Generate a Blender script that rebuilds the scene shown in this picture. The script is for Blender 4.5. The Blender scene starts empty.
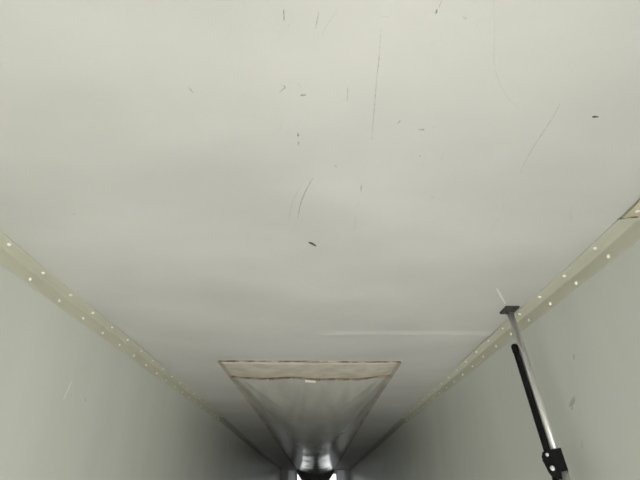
import bpy, bmesh, math, random
from mathutils import Vector, Matrix, noise

random.seed(4)
scene = bpy.context.scene
COL = scene.collection

# ------------------------------------------------------------------ camera, world, exposure
cam_data = bpy.data.cameras.new('camera')
cam_data.sensor_width = 36.0
cam_data.lens = 27.0
cam_data.clip_start = 0.05
cam_data.clip_end = 500
cam = bpy.data.objects.new('camera', cam_data)
COL.objects.link(cam)
cam.location = (0, 0, 1.75)
cam.rotation_euler = (math.radians(90 + 28.304), 0, math.radians(-0.315))
scene.camera = cam

world = bpy.data.worlds.new('overcast_sky')
scene.world = world
world.use_nodes = True
bg = world.node_tree.nodes['Background']
bg.inputs['Color'].default_value = (0.93, 0.97, 1.0, 1)
bg.inputs['Strength'].default_value = 0.65

sun_data = bpy.data.lights.new('sun', 'SUN')
sun_data.energy = 7.0
sun_data.angle = math.radians(1.0)
sun_data.color = (1.0, 0.975, 0.935)
sun = bpy.data.objects.new('sun', sun_data)
COL.objects.link(sun)
sun.rotation_euler = (math.radians(90 - 16.5), 0, math.radians(-9.0))   # low behind the open rear doors

scene.view_settings.view_transform = 'Standard'
scene.view_settings.look = 'None'
scene.view_settings.gamma = 1
scene.view_settings.use_curve_mapping = False
scene.view_settings.exposure = 2.29
scene.cycles.max_bounces = 16
scene.cycles.diffuse_bounces = 10
scene.cycles.glossy_bounces = 8
scene.cycles.use_denoising = True
scene.cycles.sample_clamp_indirect = 4.0

# ------------------------------------------------------------------ dimensions (metres)
XL, XR = -1.31, 1.197         # inner faces of the side walls
ZC = 2.67                     # nominal ceiling height
YB, YF = -3.6, 19.2           # rear opening, front bulkhead
CHX0, CHX1, CHY0, CHYH = -0.758, 0.640, 3.70, 4.17   # air chute on the ceiling


# ------------------------------------------------------------------ helpers
def link(o, parent=None):
    COL.objects.link(o)
    if parent is not None:
        o.parent = parent
    return o


def obj(name, bm, mat, parent=None, smooth=False):
    me = bpy.data.meshes.new(name)
    bm.normal_update()
    bm.to_mesh(me)
    bm.free()
    if smooth:
        for p in me.polygons:
            p.use_smooth = True
    if mat is not None:
        me.materials.append(mat)
    return link(bpy.data.objects.new(name, me), parent)


def struct(name, bm, mat, label, cat, smooth=False):
    o = obj(name, bm, mat, None, smooth)
    o['kind'] = 'structure'
    o['label'] = label
    o['category'] = cat
    return o


def thing(name, label, cat, loc=(0, 0, 0), group=None):
    o = bpy.data.objects.new(name, None)
    o.empty_display_size = 0.1
    o.location = loc
    o['label'] = label
    o['category'] = cat
    if group:
        o['group'] = group
    return link(o)


def add_box(bm, lo, hi):
    x0, y0, z0 = lo
    x1, y1, z1 = hi
    v = [bm.verts.new(p) for p in ((x0, y0, z0), (x1, y0, z0), (x1, y1, z0), (x0, y1, z0),
                                   (x0, y0, z1), (x1, y0, z1), (x1, y1, z1), (x0, y1, z1))]
    for f in ((0, 3, 2, 1), (4, 5, 6, 7), (0, 1, 5, 4), (1, 2, 6, 5), (2, 3, 7, 6), (3, 0, 4, 7)):
        bm.faces.new([v[i] for i in f])
    return v


def box(lo, hi, bev=0.0):
    bm = bmesh.new()
    add_box(bm, lo, hi)
    if bev:
        bmesh.ops.bevel(bm, geom=bm.edges[:], offset=bev, segments=2, affect='EDGES')
    return bm


def tube(points, radii, seg=16, caps=True):
    """round tube through points (Vectors) with a radius at each"""
    bm = bmesh.new()
    pts = [Vector(p) for p in points]
    rings = []
    ref = Vector((1, 0, 0))
    for i, p in enumerate(pts):
        d = (pts[min(i + 1, len(pts) - 1)] - pts[max(i - 1, 0)]).normalized()
        a = d.cross(ref)
        if a.length < 1e-3:
            a = d.cross(Vector((0, 1, 0)))
        a.normalize()
        b = d.cross(a)
        rings.append([bm.verts.new(p + radii[i] * (math.cos(t) * a + math.sin(t) * b))
                      for t in [2 * math.pi * k / seg for k in range(seg)]])
    for r0, r1 in zip(rings, rings[1:]):
        for k in range(seg):
            bm.faces.new((r0[k], r0[(k + 1) % seg], r1[(k + 1) % seg], r1[k]))
    if caps:
        bm.faces.new(rings[0][::-1])
        bm.faces.new(rings[-1])
    bmesh.ops.recalc_face_normals(bm, faces=bm.faces[:])
    return bm


def grid_surface(us, vs, fn):
    bm = bmesh.new()
    rows = [[bm.verts.new(fn(u, v)) for u in us] for v in vs]
    for r0, r1 in zip(rows, rows[1:]):
        for k in range(len(us) - 1):
            bm.faces.new((r0[k], r0[k + 1], r1[k + 1], r1[k]))
    return bm


def solid(bm, d):
    """give a sheet thickness along a vector"""
    faces = bm.faces[:]
    bmesh.ops.recalc_face_normals(bm, faces=faces)
    r = bmesh.ops.extrude_face_region(bm, geom=faces)
    vs = [g for g in r['geom'] if isinstance(g, bmesh.types.BMVert)]
    bmesh.ops.translate(bm, verts=vs, vec=d)
    bmesh.ops.recalc_face_normals(bm, faces=bm.faces[:])
    return bm


def lin(a, b, n):
    return [a + (b - a) * i / (n - 1) for i in range(n)]


def smooth01(t):
    t = min(1, max(0, t))
    return t * t * (3 - 2 * t)


# ------------------------------------------------------------------ materials
def new_mat(name):
    m = bpy.data.materials.new(name)
    m.use_nodes = True
    nt = m.node_tree
    return m, nt, nt.nodes['Principled BSDF']


def noise_mat(name, c0, c1, rough=0.5, scale=3.0, stretch=(1, 1, 1), metallic=0.0, bump=0.0, bump_scale=40.0,
              spec=0.5, detail=4.0, lo=0.35, hi=0.65, wobble=0.0, wobble_scale=1.2):
    m, nt, b = new_mat(name)
    n, l = nt.nodes, nt.links
    tc = n.new('ShaderNodeTexCoord')
    mp = n.new('ShaderNodeMapping')
    mp.inputs['Scale'].default_value = stretch
    l.new(tc.outputs['Object'], mp.inputs['Vector'])
    t = n.new('ShaderNodeTexNoise')
    t.inputs['Scale'].default_value = scale
    t.inputs['Detail'].default_value = detail
    l.new(mp.outputs['Vector'], t.inputs['Vector'])
    r = n.new('ShaderNodeValToRGB')
    r.color_ramp.elements[0].position = lo
    r.color_ramp.elements[1].position = hi
    r.color_ramp.elements[0].color = (*c0, 1)
    r.color_ramp.elements[1].color = (*c1, 1)
    l.new(t.outputs['Fac'], r.inputs['Fac'])
    l.new(r.outputs['Color'], b.inputs['Base Color'])
    b.inputs['Roughness'].default_value = rough
    b.inputs['Metallic'].default_value = metallic
    b.inputs['Specular IOR Level'].default_value = spec
    prev = None
    if wobble:
        w = n.new('ShaderNodeTexNoise')
        w.inputs['Scale'].default_value = wobble_scale
        w.inputs['Detail'].default_value = 1.5
        l.new(mp.outputs['Vector'], w.inputs['Vector'])
        bp = n.new('ShaderNodeBump')
        bp.inputs['Strength'].default_value = 1.0
        bp.inputs['Distance'].default_value = wobble
        l.new(w.outputs['Fac'], bp.inputs['Height'])
        prev = bp
    if bump:
        w = n.new('ShaderNodeTexNoise')
        w.inputs['Scale'].default_value = bump_scale
        w.inputs['Detail'].default_value = 3
        l.new(tc.outputs['Object'], w.inputs['Vector'])
        bp = n.new('ShaderNodeBump')
        bp.inputs['Strength'].default_value = 1.0
        bp.inputs['Distance'].default_value = bump
        l.new(w.outputs['Fac'], bp.inputs['Height'])
        if prev:
            l.new(prev.outputs['Normal'], bp.inputs['Normal'])
        prev = bp
    if prev:
        l.new(prev.outputs['Normal'], b.inputs['Normal'])
    return m


def mark_mat(name, col, alpha, scale=120.0):
    """a broken, patchy scuff: noise lets the liner show through"""
    m, nt, b = new_mat(name)
    n, l = nt.nodes, nt.links
    tc = n.new('ShaderNodeTexCoord')
    t = n.new('ShaderNodeTexNoise')
    t.inputs['Scale'].default_value = scale
    t.inputs['Detail'].default_value = 3
    l.new(tc.outputs['Object'], t.inputs['Vector'])
    mr = n.new('ShaderNodeMapRange')
    mr.inputs['From Min'].default_value = 0.35
    mr.inputs['From Max'].default_value = 0.62
    mr.inputs['To Min'].default_value = alpha * (0.25 if alpha < 1 else 1)
    mr.inputs['To Max'].default_value = alpha
    l.new(t.outputs['Fac'], mr.inputs['Value'])
    l.new(mr.outputs['Result'], b.inputs['Alpha'])
    b.inputs['Base Color'].default_value = (*col, 1)
    b.inputs['Roughness'].default_value = 0.6
    return m


M_CEIL = noise_mat('ceiling_liner', (0.525, 0.523, 0.507), (0.600, 0.595, 0.577), rough=0.34, scale=1.8, stretch=(.8, 1.1, 1),
                   bump=0.00035, bump_scale=160, lo=.3, hi=.7, wobble=0.022, wobble_scale=1.8)
M_WALL = noise_mat('wall_liner', (0.60, 0.618, 0.578), (0.655, 0.673, 0.632), rough=0.3, scale=1.6, stretch=(1, 1.5, .35),
                   bump=0.0003, bump_scale=150, lo=.3, hi=.7, wobble=0.012, wobble_scale=1.1)
M_TRIM = noise_mat('trim_aged_cream', (0.53, 0.526, 0.435), (0.58, 0.576, 0.485), rough=0.42, scale=5, stretch=(2, .5, 2))
M_TRIM_NEAR = noise_mat('trim_yellowed_cream', (0.48, 0.455, 0.335), (0.54, 0.51, 0.385), rough=0.42, scale=8)
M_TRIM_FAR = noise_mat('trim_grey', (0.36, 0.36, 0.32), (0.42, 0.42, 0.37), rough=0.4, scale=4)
M_RIVET = noise_mat('rivet_white', (0.88, 0.88, 0.80), (0.93, 0.93, 0.87), rough=0.25, scale=60)
M_FABRIC = noise_mat('chute_fabric', (0.42, 0.412, 0.378), (0.49, 0.482, 0.445), rough=0.13, scale=3, stretch=(3, .5, 1),
                     bump=0.0003, bump_scale=35)
M_FLAP = noise_mat('chute_flap_soiled', (0.43, 0.395, 0.33), (0.57, 0.54, 0.47), rough=0.6, scale=7, stretch=(1, 1, 2),
                   bump=0.001, bump_scale=25)
M_HEM = noise_mat('hem_brown_stain', (0.12, 0.08, 0.05), (0.30, 0.235, 0.165), rough=0.75, scale=14, stretch=(1, .6, 1))
M_BATTEN = noise_mat('batten_rusty', (0.13, 0.09, 0.06), (0.50, 0.44, 0.36), rough=0.6, scale=9, lo=.42, hi=.6)
M_EDGE = noise_mat('edge_strip_grey_brown', (0.27, 0.225, 0.175), (0.46, 0.42, 0.355), rough=0.5, scale=6, stretch=(1, .4, 1))
M_TAG = noise_mat('tag_white', (0.78, 0.78, 0.74), (0.85, 0.85, 0.82), rough=0.5, scale=30)
M_STEEL = noise_mat('galvanised_steel', (0.66, 0.66, 0.64), (0.78, 0.78, 0.75), rough=0.3, scale=20, stretch=(1, 1, .2),
                    metallic=0.65)
M_BLACK = noise_mat('black_painted', (0.004, 0.004, 0.0045), (0.008, 0.008, 0.008), rough=0.6, scale=20, spec=0.15)
M_RUBBER = noise_mat('pad_dark_rubber', (0.035, 0.033, 0.03), (0.07, 0.065, 0.06), rough=0.7, scale=40)
M_CHROME = noise_mat('bolt_bright_steel', (0.75, 0.75, 0.75), (0.85, 0.85, 0.85), rough=0.25, scale=50, metallic=0.6)
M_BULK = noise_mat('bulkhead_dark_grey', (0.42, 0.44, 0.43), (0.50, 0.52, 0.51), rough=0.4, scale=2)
M_POST = noise_mat('post_grey_metal', (0.55, 0.58, 0.63), (0.62, 0.65, 0.70), rough=0.35, scale=6, metallic=.3)
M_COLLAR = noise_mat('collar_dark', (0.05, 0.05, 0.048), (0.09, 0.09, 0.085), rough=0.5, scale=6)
M_FLOOR = noise_mat('floor_aluminium', (0.42, 0.42, 0.41), (0.54, 0.54, 0.52), rough=0.6, scale=3)
M_GROUND = noise_mat('yard_concrete', (0.28, 0.275, 0.26), (0.35, 0.345, 0.33), rough=0.85, scale=.7)

glow_mat, _nt, _b = new_mat('panel_glow_white')
_b.inputs['Base Color'].default_value = (0.9, 0.9, 0.9, 1)
_b.inputs['Emission Color'].default_value = (0.96, 1.0, 0.98, 1)
_b.inputs['Emission Strength'].default_value = 0.30  # glow of the panels added on the bulkhead
M_GLOW = glow_mat

# ------------------------------------------------------------------ ceiling
def ceil_z(x, y):
    """the liner is not flat: it changes slope at the roof bows and has one creased step"""
    z = ZC
    z += 0.010 * max(0, min(y, 2.98) - 2.0)
    z += 0.008 * max(0, min(y, 5.0) - 2.98)
    z += 0.010 * max(0, min(y, 6.5) - 5.0) - 0.0035 * max(0, min(y, 13.5) - 6.5)
    # broad shallow dents
    z += 0.009 * noise.noise(Vector((x * 1.1, y * 0.9, 3.1)))
    # crease running across between the chute and the load bar
    w = smooth01((x - 0.0) / 0.15) * (1 - smooth01((x - 1.10) / .08)) * .95 + .05
    yc = 3.0 - 0.02 * math.sin((x - .05) * 3.1)
    d = y - yc
    if -0.05 < d < 0.02:
        z -= w * 0.009 * (d + 0.05) / 0.07
    elif 0.02 <= d < 0.045:
        z -= w * 0.009 * (1 - (d - 0.02) / 0.025)
    return z


ys = lin(YB, 0.5, 14) + [0.5 + 0.05 * i for i in range(1, 48)]
ys += [2.9 + 0.0075 * i for i in range(1, 24)] + [3.07 + 0.1 * i for i in range(1, 41)] + lin(7.2, YF, 40)
bm = grid_surface(lin(XL, XR, 70), ys, lambda x, y: (x, y, ceil_z(x, y)))
solid(bm, Vector((0, 0, 0.05)))
ceiling = struct('ceiling', bm, M_CEIL, 'scuffed off-white trailer ceiling liner overhead', 'ceiling', smooth=True)

# ------------------------------------------------------------------ walls, floor, ground, bulkhead
struct('wall_left', box((XL - 0.05, YB, 0), (XL, YF, ZC + 0.06)), M_WALL,
       'pale grey-green glossy liner wall on the left side', 'wall')
wall_right = struct('wall_right', box((XR, YB, 0), (XR + 0.05, YF, ZC + 0.06)), M_WALL,
                    'pale grey-green glossy liner wall behind the load bar', 'wall')
wall_left = bpy.data.objects['wall_left']
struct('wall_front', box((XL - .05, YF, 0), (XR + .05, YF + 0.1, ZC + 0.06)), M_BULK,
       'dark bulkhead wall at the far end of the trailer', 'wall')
bm = bmesh.new()
add_box(bm, (XL, YB, -0.06), (XR, YF, -0.02))
n_rail = 36
for i in range(n_rail):
    x = XL + (i + 0.5) * (XR - XL) / n_rail
    add_box(bm, (x - 0.02, YB, -0.006), (x + 0.02, YF, 0.0))
    add_box(bm, (x - 0.004, YB, -0.02), (x + 0.004, YF, -0.006))
struct('floor', bm, M_FLOOR, 'ribbed aluminium trailer floor', 'floor')
struct('ground', box((-60, -90, -1.35), (60, 60, -1.25)), M_GROUND, 'grey concrete yard outside the open rear doors', 'ground')

# ------------------------------------------------------------------ corner trims with rivets
RIV = None


def rivet_mesh():
    bm = bmesh.new()
    rings = []
    prof = ((0.0085, 0.0), (0.0085, 0.0035), (0.0062, 0.0072), (0.0022, 0.0088))
    for r, h in prof:
        rings.append([bm.verts.new((r * math.cos(2 * math.pi * k / 10), r * math.sin(2 * math.pi * k / 10), h)) for k in range(10)])
    for a, b in zip(rings, rings[1:]):
        for k in range(10):
            bm.faces.new((a[k], a[(k + 1) % 10], b[(k + 1) % 10], b[k]))
    bm.faces.new(rings[-1])
    me = bpy.data.meshes.new('rivet')
    bm.to_mesh(me)
    bm.free()
    me.materials.append(M_RIVET)
    for p in me.polygons:
        p.use_smooth = True
    return me


RIV = rivet_mesh()


def rivet(parent, loc, normal, s=1.0):
    o = bpy.data.objects.new('rivet', RIV)
    o.rotation_mode = 'QUATERNION'
    o.rotation_quaternion = Vector((0, 0, 1)).rotation_difference(Vector(normal))
    o.location = loc
    o.scale = (s, s, s)
    link(o, parent)


def trim(name, side, y0, y1, mat, label, off=0.0015, leg=0.075, drop=0.068, thick=0.003, ragged=0.0):
    """bent sheet angle covering the wall/ceiling corner"""
    xw = XL if side < 0 else XR
    ins = -side                       # direction into the trailer
    n = max(2, int((y1 - y0) / 0.2))
    prof = [(leg, 0.0, 1), (leg * .72, 0.0, 1), (0.012, 0.0, 1), (0.0035, 0.0035, .5), (0.0, 0.012, 0), (0, drop * .8, 0), (0.0, drop, 0)]
    bm = bmesh.new()
    outer, inner = [], []
    rows = lin(y0, y1, n + 1)
    if ragged:
        rows = rows[:-1] + lin(y1 - 0.12, y1, 5)
    for j, y in enumerate(rows):
        ro, ri = [], []
        for i, (dx, dz, k) in enumerate(prof):
            wob = 0.0012 * math.sin(y * 2.3 + i) if i in (0, len(prof) - 1) else 0
            yy = y
            if ragged and j == len(rows) - 1:
                yy += ragged * (0.9, .2, -.25, -.1, -.5, -.2, .3)[i]
            zc = ceil_z(xw + ins * dx, yy)
            lip = 0.006 * max(0, 1 - (y1 - y) / 0.12) if ragged else 0   # the loose end curls away
            o1, o2 = off + lip, off + lip + thick
            x_ = xw + ins * (dx + wob)
            z_ = zc - dz - wob
            ri.append(bm.verts.new((x_ + ins * o1 * (1 - k), yy, z_ - o1 * k)))
            ro.append(bm.verts.new((x_ + ins * o2 * (1 - k), yy, z_ - o2 * k)))
        inner.append(ri)
        outer.append(ro)
    m = len(prof)
    for a in range(len(rows) - 1):
        for i in range(m - 1):
            bm.faces.new((outer[a][i], outer[a][i + 1], outer[a + 1][i + 1], outer[a + 1][i]))
            bm.faces.new((inner[a][i], inner[a + 1][i], inner[a + 1][i + 1], inner[a][i + 1]))
        for i in (0, m - 1):
            bm.faces.new((outer[a][i], outer[a + 1][i], inner[a + 1][i], inner[a][i]))
    for a in (0, -1):
        for i in range(m - 1):
            bm.faces.new((outer[a][i], outer[a][i + 1], inner[a][i + 1], inner[a][i]))
    bmesh.ops.recalc_face_normals(bm, faces=bm.faces[:])
    return struct(name, bm, mat, label, 'trim')


t_left = trim('trim_1', -1, YB, 6.78, M_TRIM, 'cream riveted corner trim along the top of the left wall')
t_right = trim('trim_2', 1, 1.40, 6.9, M_TRIM, 'cream riveted corner trim passing behind the load bar')
t_near = trim('trim_3', 1, YB, 1.49, M_TRIM_NEAR, 'yellowed trim piece overlapping the right corner trim at its ragged end',
              off=0.006, leg=0.078, drop=0.072, ragged=0.02)
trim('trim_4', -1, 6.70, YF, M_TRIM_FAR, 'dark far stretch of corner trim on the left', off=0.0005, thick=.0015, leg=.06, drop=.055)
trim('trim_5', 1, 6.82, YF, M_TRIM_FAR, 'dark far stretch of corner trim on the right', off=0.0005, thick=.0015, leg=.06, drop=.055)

SP = 0.2775
for k in range(-12, 19):
    y = 1.741 + SP * k
    if y < 6.75:
        x = XL + 0.050
        rivet(t_left, (x, y, ceil_z(x, y) - 0.0045), (0, 0, -1))
    y = 2.008 + SP * k
    if y < 6.75:
        rivet(t_left, (XL + 0.0052, y, ceil_z(XL, y) - 0.043), (1, 0, 0))
    y = 1.757 + SP * k
    tr, extra = (t_right, 0) if y > 1.5 else (t_near, .0045)
    if y < 6.85:
        x = XR - 0.051
        rivet(tr, (x, y - (0.02 if extra else 0), ceil_z(x, y) - 0.0045 - extra), (0, 0, -1))
        rivet(tr, (XR - 0.0045 - extra, y - (0.02 if extra else 0), ceil_z(XR, y) - 0.043), (-1, 0, 0))

# ------------------------------------------------------------------ air chute hanging under the ceiling
chute = thing('air_chute', 'soiled white fabric air chute hanging under the ceiling at the far end', 'air duct', (-0.06, CHY0, ZC))


def chute_drop(u, y):
    """how far the fabric hangs at width fraction u"""
    t = (y - CHY0) / (YF - CHY0)
    q = max(0, y - CHYH)
    depth = 0.020 + 0.20 * (1 - math.exp(-q / 0.95)) - 0.03 * t
    p = 2.2 + 5.0 * math.exp(-q / 0.8)
    d = depth * (1 - abs(2 * u - 1) ** p)
    return d


def wavy(u):
    return 0.010 * math.sin(u * 11 + .6) + 0.006 * math.sin(u * 23 + 2)


INS = 0.02


def chute_pt(u, y):
    x = CHX0 + INS + u * (CHX1 - CHX0 - 2 * INS)
    d = chute_drop(u, y)
    # wrinkles drawn from the two rear corners towards the middle
    q = y - CHYH
    near = math.exp(-(q / 0.7) ** 2) * smooth01((q - .03) / .15)
    for s, x0 in ((1, CHX0), (-1, CHX1)):
        w = (x - x0) * s
        for k, ang in enumerate((0.16, 0.34)):
            r = q * ang + 0.06 + .05 * k
            d += 0.010 * near * math.exp(-((w - r) / 0.026) ** 2)
    d += 0.004 * noise.noise(Vector((x * 3, y * .5, 0))) * (1 - abs(2 * u - 1) ** 4)
    return Vector((x, y, ceil_z(x, y) - 0.006 - d))


PO = chute.location


def local(bm):
    bmesh.ops.translate(bm, verts=bm.verts[:], vec=-PO)
    return bm


us = [0.5 - 0.5 * math.cos(math.pi * i / 100) for i in range(101)]
CHY1 = YF - 0.14
yy = [CHYH + 0.03 * i for i in range(50)] + [CHYH + 1.5 + 0.12 * i for i in range(1, 30)] + lin(CHYH + 5.2, CHY1, 110)


def fabric_fn(u, y):
    sh = (wavy(u) * 3.0 + 0.03 * math.sin(math.pi * u)) * max(0, 1 - (y - CHYH) / 0.6)
    p = chute_pt(u, y)
    p.y += sh
    return p


bm = grid_surface(us, yy, fabric_fn)
solid(bm, Vector((0, 0, 0.002)))
obj('fabric_sheet', local(bm), M_FABRIC, chute, smooth=True)


# rear flap: from the batten on the ceiling down to the hem
def flap_fn(u, v):
    top_x = CHX0 + 0.012 + u * (CHX1 - CHX0 - 0.024)
    top = Vector((top_x, CHY0 + 0.006, ceil_z(top_x, CHY0) - 0.006))
    bot = fabric_fn(u, CHYH)
    p = top.lerp(bot, v)
    p.z -= 0.006 * math.sin(v * math.pi) * (1 + .6 * math.sin(u * 17)) * (1 - abs(2 * u - 1) ** 6)
    return p


bm = grid_surface(us, lin(0, 1, 9), flap_fn)
solid(bm, Vector((0, 0.002, 0.001)))
obj('rear_flap', local(bm), M_FLAP, chute, smooth=True)
hem_pts = [fabric_fn(u, CHYH) + Vector((0, -0.004, -0.004)) for u in lin(0.0, 1, 60)]
bm = tube(hem_pts, [0.012 + 0.005 * noise.noise(Vector((i * .35, 0, 0))) for i in range(60)], seg=8)
obj('hem', local(bm), M_HEM, chute, smooth=True)


def strip(x0, y0, x1, y1, h, n=60):
    bm = bmesh.new()
    vertical = (y1 - y0) > (x1 - x0)
    rows = []
    for t in lin(0, 1, n):
        if vertical:
            y = y0 + t * (y1 - y0)
            a, b = (x0, y), (x1, y)
        else:
            x = x0 + t * (x1 - x0)
            a, b = (x, y0), (x, y1)
        za, zb = ceil_z(*a), ceil_z(*b)
        rows.append([bm.verts.new((*a, za - 0.0005)), bm.verts.new((*b, zb - 0.0005)),
                     bm.verts.new((*b, zb - h)), bm.verts.new((*a, za - h))])
    for r0, r1 in zip(rows, rows[1:]):
        for k in range(4):
            bm.faces.new((r0[k], r0[(k + 1) % 4], r1[(k + 1) % 4], r1[k]))
    bm.faces.new(rows[0])
    bm.faces.new(rows[-1])
    bmesh.ops.recalc_face_normals(bm, faces=bm.faces[:])
    return bm


obj('rear_batten', local(strip(CHX0, CHY0 - 0.012, CHX1, CHY0 + 0.012, 0.007)), M_BATTEN, chute)
obj('edge_strip', local(strip(CHX0 - 0.012, CHY0 + 0.012, CHX0 + 0.022, YF, 0.008, 120)), M_EDGE, chute)
obj('edge_strip', local(strip(CHX1 - 0.022, CHY0 + 0.012, CHX1 + 0.012, YF, 0.008, 120)), M_EDGE, chute)
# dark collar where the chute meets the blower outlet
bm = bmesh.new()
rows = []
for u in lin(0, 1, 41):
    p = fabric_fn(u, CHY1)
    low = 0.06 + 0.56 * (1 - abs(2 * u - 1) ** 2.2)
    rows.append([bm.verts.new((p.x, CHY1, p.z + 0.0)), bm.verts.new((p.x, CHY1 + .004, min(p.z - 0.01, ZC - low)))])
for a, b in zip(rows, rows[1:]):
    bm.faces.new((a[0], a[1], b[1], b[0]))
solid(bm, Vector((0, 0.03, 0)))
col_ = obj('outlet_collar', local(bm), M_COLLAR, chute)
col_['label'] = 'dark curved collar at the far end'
# sewn tag just past the hem
bm = bmesh.new()
for i in range(7):
    u = 0.465 + 0.068 * i / 6
    for yv in (0.035, 0.085):
        p = fabric_fn(u, CHYH + yv)
        bm.verts.new(p - Vector((0, 0, 0.003)))
bm.verts.ensure_lookup_table()
for i in range(6):
    bm.faces.new((bm.verts[2 * i], bm.verts[2 * i + 2], bm.verts[2 * i + 3], bm.verts[2 * i + 1]))
solid(bm, Vector((0, 0, 0.0015)))
tg = obj('sewn_tag', local(bm), M_TAG, chute)
tg['label'] = 'small white tag sewn beside the hem'

# ------------------------------------------------------------------ bulkhead posts and added glowing panels at the far end
for nm, x0, x1, lb in (('trim_6', -1.02, -0.78, 'grey vertical bulkhead post left of the air chute'),
                       ('trim_7', 0.72, 0.98, 'grey vertical bulkhead post right of the air chute')):
    bm = box((x0, YF - 0.12, 0), (x1, YF, ZC - 0.03), 0.01)
    struct(nm, bm, M_POST, lb, 'post')
for x0, x1, side in ((-0.72, -0.10, 'left'), (0.08, 0.70, 'right')):  # emissive panels added to give the bright white patches under the chute
    cx = (x0 + x1) / 2
    w = (x1 - x0) / 2
    glow_panel = thing('bulkhead_glow_panel', f'bright white glowing panel on the far bulkhead under the {side} edge of the air chute',
                 'glow_panel', (cx, YF - 0.004, 2.2), 'glowing panels on the far bulkhead')
    obj('housing', box((-w, -0.03, -0.22), (w, 0, 0.34), 0.006), M_POST, glow_panel)
    obj('lens', box((-w + .02, -0.042, -0.20), (w - .02, -0.03, 0.32), 0.004), M_GLOW, glow_panel)  # glowing face of the added panel

# ------------------------------------------------------------------ load bar wedged between floor and ceiling
top = Vector((1.069, 2.537, ZC - 0.004))
A = Vector((1.136, 1.965, 0.0))
bar = thing('load_bar', 'steel load bar with black ratchet handle wedged up against the ceiling', 'load bar', A)
top.z = ceil_z(top.x, top.y)
axis = (top - A).normalized()
L = (top - A).length


def along(s):                       # point on the bar axis, s metres from the bottom, relative to its foot
    return axis * s


s_house = (1.905) / axis.z          # where the ratchet housing sits
side_v = Vector((-0.92, 0.40, 0.0))   # across the bar, into the trailer
side_v = (side_v - axis * side_v.dot(axis)).normalized()
front_v = axis.cross(side_v).normalized()
if front_v.y > 0:
    front_v = -front_v

obj('inner_tube', tube([along(s_house - .3), along(L - 0.018)], [0.0185] * 2, 24), M_STEEL, bar, True)
obj('outer_tube', tube([along(0.03), along(s_house - 0.02)], [0.0225] * 2, 24), M_STEEL, bar, True)


def pad(name, c, nz):
    """square foot: flat plate with turned edges and a short socket for the tube"""
    bm = bmesh.new()
    w, d = 0.037, 0.052
    z0 = 0.0 if nz < 0 else 0.0
    sgn = nz
    lay = [(1.0, 0.0), (1.0, 0.010), (0.80, 0.016), (0.45, 0.017)]
    rings = []
    for k, h in lay:
        rings.append([bm.verts.new((sx * w * k, sy * d * k, sgn * h)) for sx, sy in ((-1, -1), (1, -1), (1, 1), (-1, 1))])
    for a, b in zip(rings, rings[1:]):
        for i in range(4):
            bm.faces.new((a[i], a[(i + 1) % 4], b[(i + 1) % 4], b[i]))
    bm.faces.new(rings[0])
    bm.faces.new(rings[-1])
    bmesh.ops.recalc_face_normals(bm, faces=bm.faces[:])
    bmesh.ops.translate(bm, verts=bm.verts[:], vec=c)
    return obj(name, bm, M_RUBBER, bar)


p_top = pad('foot_pad', along(L) + Vector((-0.004, -0.014, -0.001)), -1)
obj('socket', tube([along(L - 0.026), along(L - 0.012)], [0.0215, 0.0215], 20), M_RUBBER, p_top, True)
p_bot = pad('foot_pad', Vector((0, 0, 0.0005)), 1)
obj('socket', tube([along(0.012), along(0.05)], [0.027, 0.027], 20), M_STEEL, p_bot, True)

# ratchet housing: two cheek plates with a rounded outline round the tube
outline = [(-0.025, -0.052), (0.004, -0.056), (0.010, -0.084), (0.028, -0.084), (0.046, -0.062), (0.056, -0.040),
           (0.058, -0.026), (0.062, -0.005), (0.066, 0.012), (0.056, 0.032), (0.030, 0.038), (-0.025, 0.040)]
bm = bmesh.new()
for dlo, dhi in ((0.020, 0.030), (-0.030, -0.020)):
    lo = [bm.verts.new(along(s_house + s) + side_v * q + front_v * dlo) for q, s in outline]
    hi = [bm.verts.new(along(s_house + s) + side_v * q + front_v * dhi) for q, s in outline]
    bm.faces.new(lo)
    bm.faces.new(hi)
    for i in range(len(lo)):
        bm.faces.new((lo[i], lo[(i + 1) % len(lo)], hi[(i + 1) % len(lo)], hi[i]))
# back web joining the cheeks
for q, s0, s1 in ((-0.025, -0.052, 0.038), (0.048, -0.04, -0.005)):
    ws = []
    for s in (s0, s1):
        for d in (-0.022, 0.022):
            for e in (0, 0.006):
                ws.append(bm.verts.new(along(s_house + s) + side_v * (q + e) + front_v * d))
    bmesh.ops.convex_hull(bm, input=ws)
bmesh.ops.recalc_face_normals(bm, faces=bm.faces[:])
house = obj('ratchet_housing', bm, M_BLACK, bar)
for q, s, r in ((0.040, 0.018, 0.0075), (0.036, -0.040, 0.0105)):
    c = along(s_house + s) + side_v * q
    b_ = obj('bolt', tube([c + front_v * 0.028, c + front_v * 0.034, c + front_v * 0.037], [r, r, r * .6], 12), M_CHROME, house)
    b_['label'] = 'bright steel bolt head'

# lever: flat black handle folded up along the tube, with a rounded tip
sA, sB = s_house - 0.01, (2.455) / axis.z
lev = []
pts = []
for i in range(9):
    t = i / 8
    pts.append(along(sA + (sB - sA) * t) + side_v * (0.034 - 0.002 * t) + front_v * 0.002)
hnd = obj('handle', tube(pts, [0.0155] * 9, 14), M_BLACK, bar, True)
d = (pts[-1] - pts[-2]).normalized()
tipc = pts[-1]
obj('handle_tip', tube([tipc - d * 0.03, tipc - d * .02, tipc + d * 0.008, tipc + d * 0.018, tipc + d * 0.022],
                       [0.0158, 0.018, 0.018, 0.012, 0.003], 14), M_BLACK, hnd, True)
# ratchet pawl arm that carries on below the housing
q0 = along(s_house - 0.07) + side_v * 0.040
q1 = along(s_house - 0.34) + side_v * 0.040
obj('release_lever', tube([q0, q1], [0.010, 0.009], 12), M_BLACK, bar, True)

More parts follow.
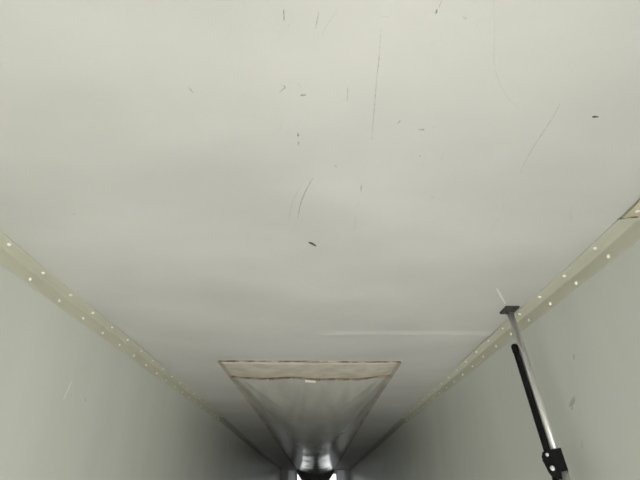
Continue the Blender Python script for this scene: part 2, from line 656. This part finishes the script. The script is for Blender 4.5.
# ------------------------------------------------------------------ scuffs, scratches and drawn crease lines on the liner
TONES = [mark_mat('scuff_faint', (0.20, 0.19, 0.165), 0.12), mark_mat('scuff_mid', (0.16, 0.15, 0.13), 0.32),
         mark_mat('scuff_strong', (0.10, 0.095, 0.085), 0.55), mark_mat('scuff_black', (0.035, 0.035, 0.033), 1.0, 300)]
M_PALE = mark_mat('scrape_and_glint_pale', (0.80, 0.80, 0.77), 1.0)
MARKS = [
    ([(0.14, 0.717), (0.145, 0.803), (0.146, 0.859), (0.151, 0.97), (0.156, 1.093)], 2.2, 1),
    ([(-0.074, 0.669), (-0.075, 0.698)], 2.8, 2),
    ([(0.001, 0.678), (-0.006, 0.718)], 2.2, 1),
    ([(0.042, 0.67), (0.028, 0.695), (0.015, 0.715), (0.009, 0.736)], 2.2, 0),
    ([(-0.096, 0.879), (-0.084, 0.889), (-0.1, 0.907)], 3.6, 1),
    ([(-0.046, 0.918), (-0.03, 0.915)], 5.2, 2),
    ([(-0.051, 0.876), (-0.043, 0.893)], 2.5, 0),
    ([(0.076, 0.892), (0.076, 0.937)], 2.4, 1),
    ([(0.255, 0.669), (0.254, 0.681)], 4.3, 2),
    ([(0.26, 0.648), (0.257, 0.667)], 1.9, 1),
    ([(0.314, 0.687), (0.324, 0.692)], 3.5, 1),
    ([(0.134, 0.687), (0.154, 0.689)], 2.6, 0),
    ([(0.222, 1.025), (0.228, 1.008)], 4.1, 1),
    ([(0.285, 1.047), (0.302, 1.047)], 6.2, 2),
    ([(0.322, 1.04), (0.327, 1.028)], 3.9, 0),
    ([(0.309, 1.161), (0.314, 1.171)], 4.6, 1),
    ([(0.327, 1.206), (0.335, 1.216)], 4.1, 0),
    ([(0.378, 1.19), (0.379, 1.156)], 2.7, 0),
    ([(-0.057, 1.059), (-0.057, 1.076)], 4.9, 2),
    ([(-0.057, 1.096), (-0.057, 1.116)], 5.0, 1),
    ([(0.054, 1.21), (0.059, 1.223)], 4.7, 1),
    ([(-0.016, 1.277), (-0.04, 1.351), (-0.059, 1.426), (-0.075, 1.536)], 4.2, 1),
    ([(-0.049, 1.305), (-0.083, 1.401), (-0.101, 1.494), (-0.114, 1.596)], 3.3, 0),
    ([(0.145, 1.315), (0.146, 1.362)], 3.8, 1),
    ([(0.141, 1.513), (0.142, 1.633)], 3.9, 0),
    ([(0.143, 1.4), (0.144, 1.451)], 2.5, 0),
    ([(-0.037, 1.726), (-0.023, 1.739), (-0.007, 1.761)], 10.7, 3),
    ([(0.392, 1.389), (0.4, 1.395)], 5.2, 1),
    ([(0.75, 0.992), (0.767, 0.992)], 5.5, 3),
    ([(0.639, 0.941), (0.643, 0.998), (0.641, 1.068), (0.64, 1.145), (0.647, 1.246)], 2.6, 1),
    ([(0.658, 1.348), (0.669, 1.503), (0.675, 1.688)], 2.2, 0),
    ([(0.368, 0.645), (0.402, 0.745), (0.421, 0.807), (0.454, 0.87), (0.496, 0.924), (0.541, 0.968)], 2.0, 0),  # soft fold in the liner, its faint shading drawn as a flat mark
    ([(0.912, 1.447), (0.917, 1.481), (0.94, 1.523), (0.953, 1.56)], 3.7, 0),
    ([(-0.327, 0.887), (-0.32, 0.906)], 3.6, 1),
    ([(-0.895, 1.505), (-0.892, 1.512)], 5.5, 1),
    ([(-1.019, 1.593), (-0.986, 1.62)], 3.5, 0),
    ([(-0.543, 0.795), (-0.538, 0.799)], 2.8, 0),
    ([(-0.595, 0.913), (-0.585, 0.92)], 2.6, 0),
    ([(-0.099, 1.01), (-0.11, 1.051)], 2.0, 0),
    ([(-0.071, 0.672), (-0.06, 0.676)], 2.6, 0),
    ([(-0.067, 0.706), (-0.064, 0.711)], 2.9, 0),
    ([(-0.092, 0.724), (-0.086, 0.729)], 2.5, 0),
]


def catmull(pts, n=6):
    P = [Vector(p) for p in pts]
    if len(P) == 2:
        return [P[0].lerp(P[1], i / 8) for i in range(9)]
    P = [2 * P[0] - P[1]] + P + [2 * P[-1] - P[-2]]
    out = []
    for i in range(1, len(P) - 2):
        for k in range(n):
            t = k / n
            a, b, c, d_ = P[i - 1], P[i], P[i + 1], P[i + 2]
            out.append(.5 * ((2 * b) + (c - a) * t + (2 * a - 5 * b + 4 * c - d_) * t * t + (3 * b - a - 3 * c + d_) * t ** 3))
    out.append(P[-2])
    return out


def mark(name, pts, w, mat, parent, place):
    """tapered, slightly uneven flat streak laid on a surface; place(u, v) gives the point on it"""
    q = catmull(pts)
    bm = bmesh.new()
    rows = []
    for i, p in enumerate(q):
        t = i / (len(q) - 1)
        dr = (q[min(i + 1, len(q) - 1)] - q[max(i - 1, 0)]).normalized()
        nn = Vector((-dr.y, dr.x))
        h = 0.5 * w * (0.25 + 0.75 * math.sin(math.pi * min(max(t, .04), .96)) ** .6) * random.uniform(.75, 1.2)
        rows.append([bm.verts.new(place(*(p + nn * h))), bm.verts.new(place(*(p - nn * h)))])
    for a, b in zip(rows, rows[1:]):
        bm.faces.new((a[0], a[1], b[1], b[0]))
    return obj(name, bm, mat, parent)


def on_ceiling(x, y):
    return (x, y, ceil_z(x, y) - 0.0012)


for pts, w, tone in MARKS:
    length = sum((Vector(b) - Vector(a)).length for a, b in zip(pts, pts[1:]))
    mark('scratch_or_fold' if length > 0.05 else 'scuff_mark', pts, w / 1000 * 1.15, TONES[tone], ceiling, on_ceiling)
mark('scrape_and_glint', [(1.015, 2.44), (0.96, 2.34), (0.89, 2.21)], 0.012, M_PALE, ceiling, on_ceiling)  # glossy crease beside the pad, its glint painted as a pale streak

for pts, w, tone in (([(2.215, 2.345), (2.228, 2.318)], 0.016, 1), ([(2.30, 2.165), (2.335, 2.148), (2.375, 2.135)], 0.026, 1),
                     ([(2.345, 2.128), (2.36, 2.118)], 0.014, 1), ([(2.33, 1.985), (2.35, 1.945)], 0.016, 0)):
    mark('scuff_mark', pts, w, TONES[tone], wall_right, lambda y, z: (XR - 0.0008, y, z))
mark('scrape_and_glint', [(2.575, 2.20), (2.60, 2.255), (2.62, 2.31)], 0.012, M_PALE, wall_left, lambda y, z: (XL + 0.0008, y, z))
mark('scuff_mark', [(2.812, 2.245), (2.828, 2.235)], 0.012, TONES[1], wall_left, lambda y, z: (XL + 0.0008, y, z))

# patchy dark brown line along the ragged trim joint
M_JOINT = mark_mat('joint_brown', (0.13, 0.095, 0.06), 0.9)
mark('joint_line', [(XR - 0.082, 1.532), (XR - 0.06, 1.517), (XR - 0.015, 1.512)], 0.018, M_JOINT, t_right,
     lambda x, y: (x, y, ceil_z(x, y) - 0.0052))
